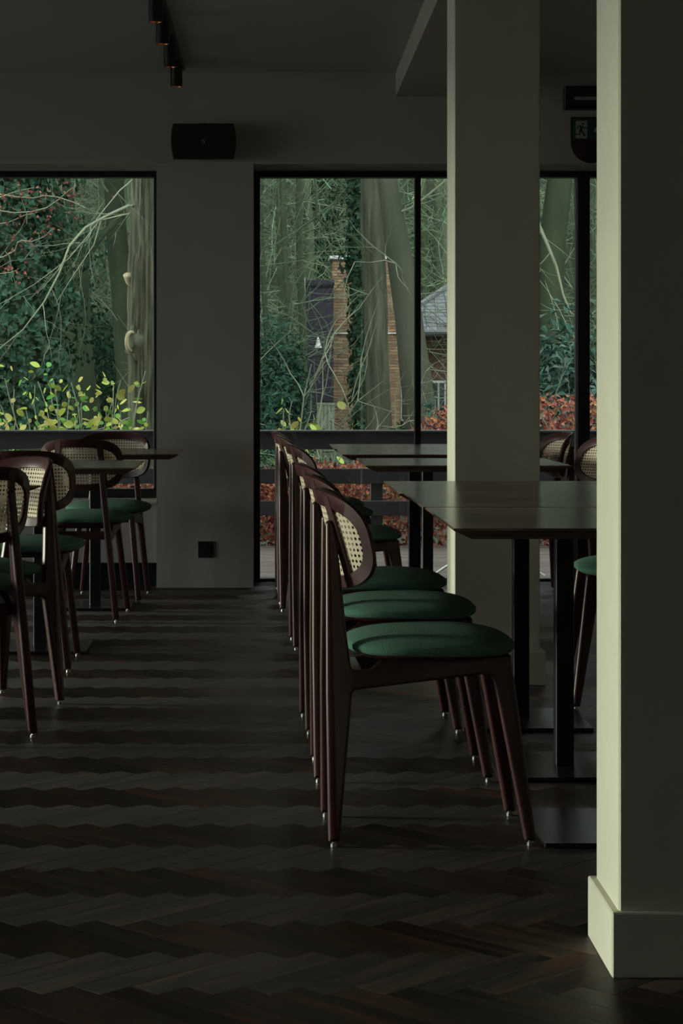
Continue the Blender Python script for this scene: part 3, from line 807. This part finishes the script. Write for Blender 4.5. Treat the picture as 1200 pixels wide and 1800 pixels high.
tree('mossy_twin_tree', 'dark mossy tree forking into two stems in the picture window', [at(138, 775, 24), at(134, 640, 24), at(128, 540, 24), at(126, 470, 24), at(118, 400, 24), at(100, 250, 24)], [.30, .20, .19, .19, .13, .08], 'bark_moss', 15, n=20,
     branches=[([at(133, 520, 24), at(150, 450, 24.1), at(175, 415, 24.2), at(205, 390, 24.3)], .10, 0, 'bark_moss'), ([at(118, 500, 24), at(102, 440, 23.9), at(85, 380, 23.8), at(70, 300, 23.7)], .09, 0, 'bark_moss')], auto=8)
tree('slender_leaning_tree', 'slender leaning grey green tree in the picture window', [at(240, 790, 26), at(228, 690, 26), at(217, 520, 26), at(205, 420, 26), at(200, 310, 26), at(195, 180, 26)], [.20, .16, .14, .13, .12, .09], 'bark_moss', 14, auto=6)
def ivy_tree(label, pts, rad, seed, spread, nleaf, size, zr, bark='bark_moss'):
    rnd = random.Random(seed); t = tree('ivy_clad_tree', label, pts, rad, bark, seed, auto=3)
    b = Vector(pts[0]); mb = MB(); m = len(pts)-1
    for _ in range(nleaf):
        f = rnd.random()*m; i = min(int(f), m-1); c = Vector(pts[i]).lerp(Vector(pts[i+1]), f-i)
        if not zr[0] < c.z < zr[1]: continue
        a = rnd.uniform(-PI, PI); rr = rad[i]+spread*abs(noise.noise((c.z*1.3, a*1.2, seed)))*2.2*rnd.random()**.5+.02
        nrm = Vector((math.cos(a), math.sin(a), rnd.uniform(-.3, .5)))
        nrm += Vector((rnd.gauss(0, .35), rnd.gauss(0, .35), rnd.gauss(0, .35)))
        mb.leaf(c+Vector((math.cos(a), math.sin(a), 0))*rr-b, nrm, size*rnd.uniform(.6, 1.3), .8, rnd.uniform(0, 6.3))
    mb.build('ivy', 'ivy', t, kind='stuff'); return t
ivy_tree('tree smothered in dark ivy on the far side of the picture window', [at(45, 800, 22), at(40, 600, 22), at(32, 420, 22), at(25, 250, 22)], [.22, .2, .18, .15], 21, .75, 9000, .075, (-.3, 4))
# trees in front of the brick chimney
tree('grey_trunk_tree', 'thick straight grey trunk in front of the brick chimney', [at(668, 790, 24), at(664, 700, 24), at(660, 560, 24), at(655, 420, 24), at(652, 300, 24), at(648, 100, 24)], [.150, .138, .132, .128, .125, .10], 'bark', 31, n=72, rough=.08, auto=5, blen=(.6, 1.4), ridge=.09)
tree('leaning_trunk_tree', 'heavy smooth trunk leaning behind the black door mullion', [at(748, 800, 22), at(735, 700, 22), at(718, 560, 22), at(700, 440, 22), at(684, 340, 22), at(660, 180, 22)], [.22, .165, .145, .130, .105, .09], 'bark_grey', 32, n=24, rough=.05, auto=4, blen=(.6, 1.4))
ivy_tree('ivy covered stem climbing along the brick chimney', [at(643, 790, 25), at(638, 650, 25), at(632, 500, 25), at(630, 380, 25), at(628, 250, 25)], [.05, .04, .04, .04, .04], 33, .13, 4600, .085, (-.3, 4))
ivy_tree('ivy covered trunk above the dark tower', [at(572, 800, 52), at(572, 600, 52), at(570, 450, 52), at(568, 300, 52), at(566, 200, 52)], [.22, .2, .2, .2, .18], 34, .6, 2600, .17, (2, 7))
# bowed branch hanging into the top of the glass door
tree('bowed_branch_tree', 'thin dark tree with crooked hanging branch across the glass door', [at(395, 800, 19), at(398, 500, 19), at(400, 200, 19), at(410, 60, 19)], [.08, .07, .06, .05], 'bark_moss', 41,
     branches=[([at(402, 130, 19), at(480, 180, 19), at(548, 280, 19), at(556, 330, 19), at(556, 382, 19), at(575, 400, 19), at(620, 415, 19), at(660, 450, 19)], .020, 1, 'bark_moss'),
               ([at(556, 382, 19), at(530, 400, 19), at(500, 430, 19), at(462, 440, 19)], .010, 1, 'bark_moss')])
# right-hand bay
tree('mossy_bay_tree', 'mossy trunk seen between the middle pillar and the wide black mullion', [at(968, 800, 24), at(966, 640, 24), at(966, 520, 24), at(970, 420, 24), at(985, 300, 24), at(1000, 150, 24)], [.20, .17, .16, .15, .14, .12], 'bark_moss', 51, n=18, auto=4,
     branches=[([at(940, 380, 23), at(962, 430, 22.8), at(978, 470, 22.6), at(990, 520, 22.5), at(1003, 550, 22.4), at(1020, 560, 22.3)], .022, 1, 'leaf_yellow' if 0 else 'twig')])
# far thin trees
G4 = 'slim leafless trees in the depth of the wood'
rnd = random.Random(5)
far = []
for k in range(54):
    Yf = rnd.uniform(48, 66) if k > 12 else rnd.uniform(30, 42)
    px = rnd.uniform(-60, 1340); lean = rnd.uniform(-40, 40)
    if 40 > Yf and 560 < px < 800: continue
    r = rnd.uniform(.06, .16)*(1.5 if k % 7 == 0 else 1)
    x0 = (px-478)*Yf/F; x1 = (px+lean-478)*Yf/F
    zt = rnd.uniform(7.5, 10); zb = terrain(x0, Yf)-.1
    pts = [(x0, Yf, zb), (x0*.7+x1*.3+rnd.uniform(-.2, .2), Yf, 2.2), (x0*.4+x1*.6+rnd.uniform(-.2, .2), Yf, 4.6), (x1, Yf, zt)]
    tree('forest_tree', 'slim leafless tree standing deep in the green wood', pts, [r, r*.9, r*.75, r*.5], 'bark_far', 100+k, auto=7, n=9, blen=(1.5, 4), bmat='twig_far', group=G4)
for k, (px, Yf, r, lean) in enumerate(((468, 33, .055, -8), (491, 35, .07, 6), (512, 32, .06, -14), (527, 36, .075, 4), (541, 56, .11, 10), (757, 52, .12, -12), (774, 50, .11, 14), (176, 34, .08, 10), (1040, 34, .07, 6))):
    x0 = (px-478)*Yf/F; x1 = (px+lean-478)*Yf/F; zb = terrain(x0, Yf)-.1
    tree('forest_tree', 'slim leafless tree standing deep in the green wood', [(x0, Yf, zb), (x0*.6+x1*.4+.05, Yf, 1.6), (x0*.3+x1*.7-.05, Yf, 3.6), (x1, Yf, 8.5)], [r, r*.9, r*.8, r*.5], 'bark_far', 300+k, auto=5, n=9, blen=(.8, 2), bmat='twig_far', group=G4)
# thicket of bare twigs
mb = MB(); rnd = random.Random(8)
for k in range(3800):
    Yf = rnd.uniform(27, 60); px = rnd.uniform(-80, 1350)
    if 500 < px < 830 and Yf < 47: Yf = rnd.uniform(47, 60)
    x = (px-478)*Yf/F; z = rnd.uniform(-.2, 7.5) if Yf > 40 else rnd.uniform(-.3, 3.8)
    d = Vector((rnd.gauss(0, 1), rnd.gauss(0, .4), rnd.gauss(.45, .6)))
    branchlet(mb, (x, Yf, z), d, rnd.uniform(.8, 2.6), rnd.uniform(.007, .016)*Yf/40, 1, rnd, 3)
mb.build('thicket', 'twig_far', label='tangle of fine bare twigs filling the wood', cat='twigs', kind='stuff')
# undergrowth leaves of the slope
mb = MB()
for k in range(19000):
    Yf = rnd.uniform(28, 74); px = rnd.uniform(-80, 1350); x = (px-478)*Yf/F
    base = terrain(x, Yf)
    den = noise.noise((x*.5, Yf*.15, 3))
    if den < -.15: continue
    if Yf < 47 and 500 < px < 840: continue
    z = base + abs(rnd.gauss(0, .9))*(.6+den*2)
    mb.leaf((x, Yf, z), (rnd.gauss(0, .5), -1, rnd.gauss(.5, .5)), rnd.uniform(.12, .3), .6, rnd.uniform(0, 6.3))
cn = MB()  # unseen leaf cards added overhead to shade the wood
for k in range(SHADE_LEAVES):
    x = rnd.uniform(-26, 30); Yf = 18+rnd.random()**1.2*72
    if -1.5 < x < 11 and 36 < Yf < 49: continue                # gap left so sky light reaches chimney and house
    z = 7.0+max(0, Yf-30)*.11+rnd.uniform(0, 2.5)
    cn.leaf((x, Yf, z), (rnd.gauss(0, .4), rnd.gauss(0, .4), 1), rnd.uniform(.8, 1.6), .85, rnd.uniform(0, 6.3))
cn.build('shade_canopy', 'undergrowth', label='unseen leaf canopy added high above the wood to dim it', cat='canopy', kind='stuff')
mb.build('undergrowth', 'undergrowth', label='green leafy undergrowth covering the slope of the wood', cat='undergrowth', kind='stuff')

def bush(name, label, c, rx, ry, rz, nleaf, size, m, seed, cat='shrub', asp=.5, stems=8, lump=.5, stem_mat='twig'):
    rnd = random.Random(seed); t = empty(name, (c[0], c[1], terrain(c[0], c[1])), label=label, cat=cat)
    b = Vector(t.location); cz = Vector(c)-b; mb = MB()
    for _ in range(nleaf):
        d = Vector((rnd.gauss(0, 1), rnd.gauss(0, 1), rnd.gauss(0, 1))).normalized()
        f = (.55+.45*rnd.random())*(1+lump*noise.noise((d.x*2.3+seed, d.y*2.3, d.z*2.3)))
        p = cz+Vector((d.x*rx*f, d.y*ry*f, d.z*rz*f))
        if p.z < .02: p.z = rnd.uniform(.02, rz)
        nr = d+Vector((rnd.gauss(0, .5), rnd.gauss(0, .5), rnd.gauss(.2, .5)))
        mb.leaf(p, nr, size*rnd.uniform(.6, 1.4), asp, rnd.uniform(0, 6.3))
    mb.build('foliage', m, t, kind='stuff')
    for k in range(stems):
        sb = MB(); a = rnd.uniform(0, 6.3)
        branchlet(sb, (rx*.2*math.cos(a), ry*.2*math.sin(a), 0), (math.cos(a)*.6, math.sin(a)*.6, 1.2), cz.z+rz*.8, .015, 1, rnd)
        sb.build('stem', stem_mat, t, smooth=True)
    return t
x, y, z = at(490, 665, 21); bush('conifer_shrub', 'bushy dark green conifer beside the frame of the glass door', (x, y, .55), .30, .4, 1.15, 7000, .075, 'conifer', 61, asp=.3, lump=.7)
x, y, z = at(425, 665, 22); bush('conifer_shrub', 'dark green conifer hidden mostly by the plaster pier', (x, y, .4), .30, .4, 1.2, 3500, .09, 'conifer', 62, asp=.3)
x, y, z = at(985, 650, 18.5); bush('rhododendron', 'bluish green rhododendron above the red hedge between pillar and mullion', (x, y, .75), .55, .5, .95, 2600, .10, 'rhodo', 63, asp=.4, lump=.6)
x, y, z = at(1060, 660, 19); bush('rhododendron', 'bluish green rhododendron behind the near pillar edge', (x, y, .75), .5, .5, .9, 2000, .10, 'rhodo', 64, asp=.4, lump=.6)
x, y, z = at(705, 725, 20); bush('laurel_shrub', 'low green laurel at the foot of the leaning trunk', (x, y, .25), .16, .2, .42, 800, .055, 'ivy', 65, asp=.5)
x, y, z = at(768, 700, 19.5); bush('rhododendron', 'small pale rhododendron in front of the brick house', (x, y, .35), .16, .2, .55, 420, .10, 'rhodo', 66, asp=.35)
x, y, z = at(520, 800, 17.2); bush('bramble', 'low green bramble behind the deck railing', (x, y, .15), 1.0, .3, .42, 2600, .05, 'undergrowth', 67, asp=.6)
x, y, z = at(90, 640, 27); bush('holly_shrub', 'dark holly thicket in the depth of the picture window', (x, y, 1.0), 1.3, .8, 1.5, 6000, .10, 'ivy', 68)
x, y, z = at(200, 640, 29); bush('holly_shrub', 'grey green shrub beyond the slender leaning tree', (x, y, .8), .9, .8, 1.2, 3500, .10, 'undergrowth', 69)

# beech hedge with red autumn leaves, right behind the railing
hd = empty('beech_hedge', (1.5, 15.5, -.16), label='clipped beech hedge with copper red leaves behind the railing', cat='hedge')
mb = MB(); rnd = random.Random(71)
def hedge_top(x): 
    if x > 1.4: t = .98
    elif x > .2: t = .52+.46*max(0, (x-.75)/.65) if x > .75 else .50
    else: t = .44
    return t+.06*noise.noise((x*3, 0, 0))
for _ in range(26000):
    x = rnd.uniform(-3.2, 4.2); tp = hedge_top(x)
    z = rnd.uniform(-.14, tp); yy = 15.05+rnd.random()**2*.75
    mb.leaf((x-1.5, yy-15.5, z+.16), (rnd.gauss(0, .6), -1, rnd.gauss(.3, .6)), rnd.uniform(.024, .048), .65, rnd.uniform(0, 6.3), .2)
mb.build('leaves', 'beech_red', hd, kind='stuff')
for k in range(60):
    sb = MB(); x = rnd.uniform(-3, 4)
    branchlet(sb, (x-1.5, rnd.uniform(-.4, 0), 0), (rnd.gauss(0, .3), rnd.gauss(-.1, .1), 1), hedge_top(x)+.1, .006, 2, rnd, 3)
    sb.build('stem', 'twig', hd)

# yellow-green shrub with single leaves in the picture window
def leaf_mesh(name, asp, lm='leaf_obj'):
    mb = MB(); n = 5
    out = [(0, 0)]+[(t, asp/2*math.sin(PI*t)**.7*(1-.25*t)) for t in (.15, .35, .55, .75, .9)]+[(1, 0)]
    vs = [(x, y, .12*y) for x, y in out]+[(x, -y, .12*y) for x, y in out[1:-1]]+[(t, 0, -.03) for t in (.15, .35, .55, .75, .9)]
    fs = [(0, 12, 1), (0, 7, 12)]
    for i in range(4): fs += [(1+i, 12+i, 13+i, 2+i), (7+i, 8+i, 13+i, 12+i)]
    fs += [(5, 16, 6), (16, 11, 6)]
    return mb.add(vs, fs).mesh(name, lm, True)
LM = [leaf_mesh('leaf', .75), leaf_mesh('leaf', .9), leaf_mesh('leaf', .7, 'leaf_pale'), leaf_mesh('leaf', .8, 'leaf_green')]
def leafy_shrub(label, px0, px1, py0, py1, Yc, n, size, seed, nst):
    rnd = random.Random(seed); base = Vector(((.5*(px0+px1)-478)*Yc/F, Yc, terrain(0, Yc)))
    t = empty('autumn_shrub', tuple(base), label=label, cat='shrub')
    tips = []
    for k in range(nst):
        p1 = Vector(at(rnd.uniform(px0, px1), rnd.uniform(py0, py0+(py1-py0)*.6), Yc+rnd.uniform(-.5, .5)))-base
        p0 = Vector((p1.x*.7+rnd.uniform(-.1, .1), p1.y*.5, 0))
        pts = wiggle(p0, p1, 8, .12, rnd)
        MB().tube(pts, [.008*(1-.07*i) for i in range(9)], 5, cap=False).build('stem', 'twig', t, smooth=True)
        tips.append(pts)
    for k in range(n):
        pts = rnd.choice(tips); i = rnd.randint(4, 8); p = pts[i]+Vector((rnd.gauss(0, .10), rnd.gauss(0, .12), rnd.gauss(0, .07)))
        if rnd.random() < .45: p = Vector(at(rnd.uniform(px0, px1), py1-abs(rnd.gauss(0, .38))*(py1-py0), Yc+rnd.uniform(-.4, .4)))-base
        s = size*rnd.uniform(.6, 1.25)
        inst('leaf', rnd.choice(LM), t, tuple(p), (rnd.uniform(-1.5, -.2), rnd.uniform(-.9, .9), rnd.uniform(0, 6.3)), (s, s, s))
    return t
leafy_shrub('yellow green autumn shrub with broad leaves along the bottom of the picture window', -20, 262, 650, 775, 16.3, 298, .072, 81, 20)
leafy_shrub('pale green leafy sprigs above the railing in front of the brick chimney', 485, 640, 705, 775, 16.6, 45, .075, 82, 6)
leafy_shrub('green sprigs seen through the railing gap behind the aisle chairs', 500, 610, 795, 840, 15.35, 30, .07, 83, 5)
# red leaved twigs top left
t = empty('copper_twig_tree', at(-90, 800, 18), label='tree with drooping copper leaved twigs in the top corner of the picture window', cat='tree')
b = Vector(t.location); rnd = random.Random(91)
trunk_mesh([Vector((0, 0, 0)), Vector((0, 0, 1.5)), Vector((.05, 0, 3.5)), Vector((0, 0, 5))], [.10, .09, .08, .05], 12).build('trunk', 'bark_grey', t, smooth=True)
lm = MB()
for (p0, p1) in ((at(-80, 380, 18), at(60, 330, 17.6)), (at(-80, 400, 18), at(135, 325, 17.4)), (at(-80, 480, 18), at(95, 400, 17.5)), (at(-80, 440, 18), at(60, 375, 17.8)), (at(-80, 500, 18), at(30, 475, 17.6)), (at(-80, 330, 18), at(150, 365, 17.5))):
    pts = wiggle(Vector(p0)-b, Vector(p1)-b, 10, .15, rnd)
    MB().tube(pts, [.010*(1-.07*i) for i in range(11)], 5, cap=False).build('branch', 'twig', t, smooth=True)
    for _ in range(34):
        q = pts[rnd.randint(4, 10)]+Vector((rnd.gauss(0, .09), rnd.gauss(0, .08), rnd.gauss(-.02, .05)))
        lm.leaf(q, (rnd.gauss(0, .7), -1, rnd.gauss(0, .7)), rnd.uniform(.02, .04), .7, rnd.uniform(0, 6.3), .2)
lm.build('leaves', 'leaf_red', t, kind='stuff')

# ------------------------------------------------------------------ outdoors: brick chimney, tower, house
Yc = 45.0
ch = empty('brick_chimney', ((642-478)*Yc/F, Yc, terrain(2, Yc)-.1), label='tall brick chimney stack with pale stone cap behind the trees', cat='chimney')
b = Vector(ch.location); x0 = (584-478)*Yc/F-b.x; x1 = (703-478)*Yc/F-b.x; ztop = 1.0725+(672-456)*Yc/F-b.z
MB().box(x0+.012, x1-.012, .012, 1.1, 0, ztop).build('core', 'mortar', ch)
MB().cbox(x0-.06, x1+.06, -.06, 1.16, ztop, ztop+.075, c=.008).build('cap', 'cap_stone', ch)
MB().cbox(x0-.03, x1+.03, -.03, 1.13, ztop-1.60, ztop-1.575, c=.004).build('flashing_band', 'cap_stone', ch)
bw, bh, gp = .225, .0625, .010
bm_ = MB().cbox(0, bw-gp, 0, .10, 0, bh-gp, c=.003).mesh('brick', 'chimney_brick')
cells = []
rows = int(ztop/bh)
for r_ in range(rows):
    z = r_*bh; xx = x0-(bw/2 if r_ % 2 else 0)
    while xx < x1-.03:
        a = max(xx, x0); e = min(xx+bw-gp, x1)
        if e-a > .03: cells.append((a, e, z))
        xx += bw
cells.sort(key=lambda c: (c[0] > x0+.75, -c[2]))
rr_ = MB()
for i, (a, e, z) in enumerate(cells):
    if i < 290: inst('brick', bm_, ch, (a, R.uniform(-.004, .003), z), (0, 0, 0), ((e-a)/(bw-gp), 1, 1))
    else: rr_.box(a, e, 0, .1, z, z+bh-gp)
for r_ in range(rows):                           # side face courses
    yy = .0
    while yy < 1.05: rr_.box(x0-.002, x0+.1, yy+.11, min(yy+bw-gp, .99)+.11, r_*bh, r_*bh+bh-gp); yy += bw
rr_.build('brick_courses', 'chimney_brick_rest', ch, kind='stuff')

tw = empty('dark_tower', ((556-478)*44/F, 44.2, terrain(1, 44)-.1), label='dark plum clad tower beside the brick chimney with a small lamp', cat='building')
b = Vector(tw.location); x0 = (534-478)*44.2/F-b.x; x1 = (586-478)*44.2/F-b.x; zt = 1.0725+(672-492)*44.2/F-b.z
z = 0
while z < zt-.1:
    MB().cbox(x0, x1, R.uniform(-.006, .004), 2, z+.006, min(z+.30, zt-.1), c=.006).build('cladding_panel', 'tower_dark', tw); z += .30
MB().cbox(x0-.04, x1+.02, -.05, 2.05, zt-.10, zt, c=.006).build('parapet', 'tower_dark', tw)
MB().cbox(x0-.05, x0+.03, -.08, .03, 0, zt+.05, c=.004).build('corner_post', 'pale_green_paint', tw)
lx, ly, lz = at(559, 607, 44.0); lx -= b.x; lz -= b.z
lp = MB().cyl(lx, -.20, lz+.02, lz+.14, .05, 14, .03).build('lamp_body', 'white_paint', tw)
MB().cyl(lx, -.20, lz-.05, lz+.02, .08, 16, .05).build('lamp_shade', 'white_paint', lp)
MB().tube([(lx, -.20, lz+.12), (lx, -.10, lz+.16), (lx, 0, lz+.1)], .018, 8).build('lamp_arm', 'white_paint', lp)
gt = empty('garden_gate', ((570-478)*43/F, 43, terrain(1, 43)-.05), label='pale green boarded gate at the foot of the brick chimney', cat='gate')
b = Vector(gt.location); gz = 1.0725+(672-708)*43/F-b.z
for i in range(5):
    xx = -.16+i*.075; MB().cbox(xx, xx+.066, -.015, .015, 0, gz, c=.004).build('board', 'pale_green_paint', gt)
MB().cbox(-.17, .22, -.03, .02, gz-.05, gz, c=.004).build('top_rail', 'pale_green_paint', gt)

Yh = 46.0
hs = empty('brick_house', (6.2, Yh, terrain(4, Yh)-.1), label='brick house with hipped slate roof behind the middle pillar', cat='house')
b = Vector(hs.location); x0 = (700-478)*Yh/F-b.x; x1 = 10.5-b.x; ez = 1.0725+(672-582)*Yh/F-b.z
MB().box(x0, x1, .3, 7, 0, ez).build('wall', 'house_brick', hs)
e0 = x0-.1; hip = 3.2; rise = hip*.70
A = (e0-.25, -.15, ez); Bp = (x1+.3, -.15, ez); Cc = (x1+.3, 3.0, ez+rise); D = (e0+hip, 3.0, ez+rise); E = (e0-.25, 7.2, ez)
o = MB().add([A, Bp, Cc, D, E, (A[0], A[1], ez-.12), (Bp[0], Bp[1], ez-.12), (E[0], E[1], ez-.12)], [(0,1,2,3), (0,3,4), (5,6,1,0), (7,5,0,4)]).build('roof', 'slate_rest', hs)
gut = MB().tube([(A[0], -.2, ez-.03), (Bp[0], -.2, ez-.03)], .06, 8).build('gutter', 'slate_rest', o)
# slates on the front slope
run = 3.15; ln = math.sqrt(run*run+rise*rise); sl = .135; sw = .24
sm = MB().cbox(0, sw-.012, 0, sl+.05, 0, .014, c=.002).mesh('shingle', 'slate')
cnt = 0; rest_s = MB(); ang = math.atan2(rise, run)
for r_ in range(int(ln/sl)):
    f = r_*sl/ln; yy = -.15+run*f; zz = ez+rise*f; left = A[0]+(D[0]-A[0])*f
    xx = left+(.12 if r_ % 2 else 0)
    while xx < Bp[0]:
        px = 478+(xx+b.x)*F/(Yh+yy)
        if px < 800 and cnt < 150 and r_ < 16:
            inst('shingle', sm, o, (xx, yy-.02, zz+.012), (ang-.06, 0, 0)); cnt += 1
        elif px < 1300:
            c, s_ = math.cos(ang), math.sin(ang)
            rest_s.add([(xx, yy-.02, zz+.02), (xx+sw-.012, yy-.02, zz+.02), (xx+sw-.012, yy+c*sl, zz+s_*sl+.008), (xx, yy+c*sl, zz+s_*sl+.008),
                        (xx, yy-.02, zz), (xx+sw-.012, yy-.02, zz)], [(0,1,2,3), (4,5,1,0)])
        xx += sw
rest_s.build('shingle_courses', 'slate_rest', o, kind='stuff')
hp = MB(); hp.tube([(A[0], A[1], A[2]+.03), (D[0], D[1], D[2]+.03)], .075, 8).build('hip_ridge', 'slate_rest', o)
for px in (712, 766, 778):
    xx = (px-478)*Yh/F-b.x
    w = MB().cbox(xx-.09, xx+.09, .24, .34, .45, 1.35, c=.01).build('window', 'white_paint', hs)
    MB().box(xx-.055, xx+.055, .235, .242, .5, 1.3).build('pane', 'pane_dark', w)
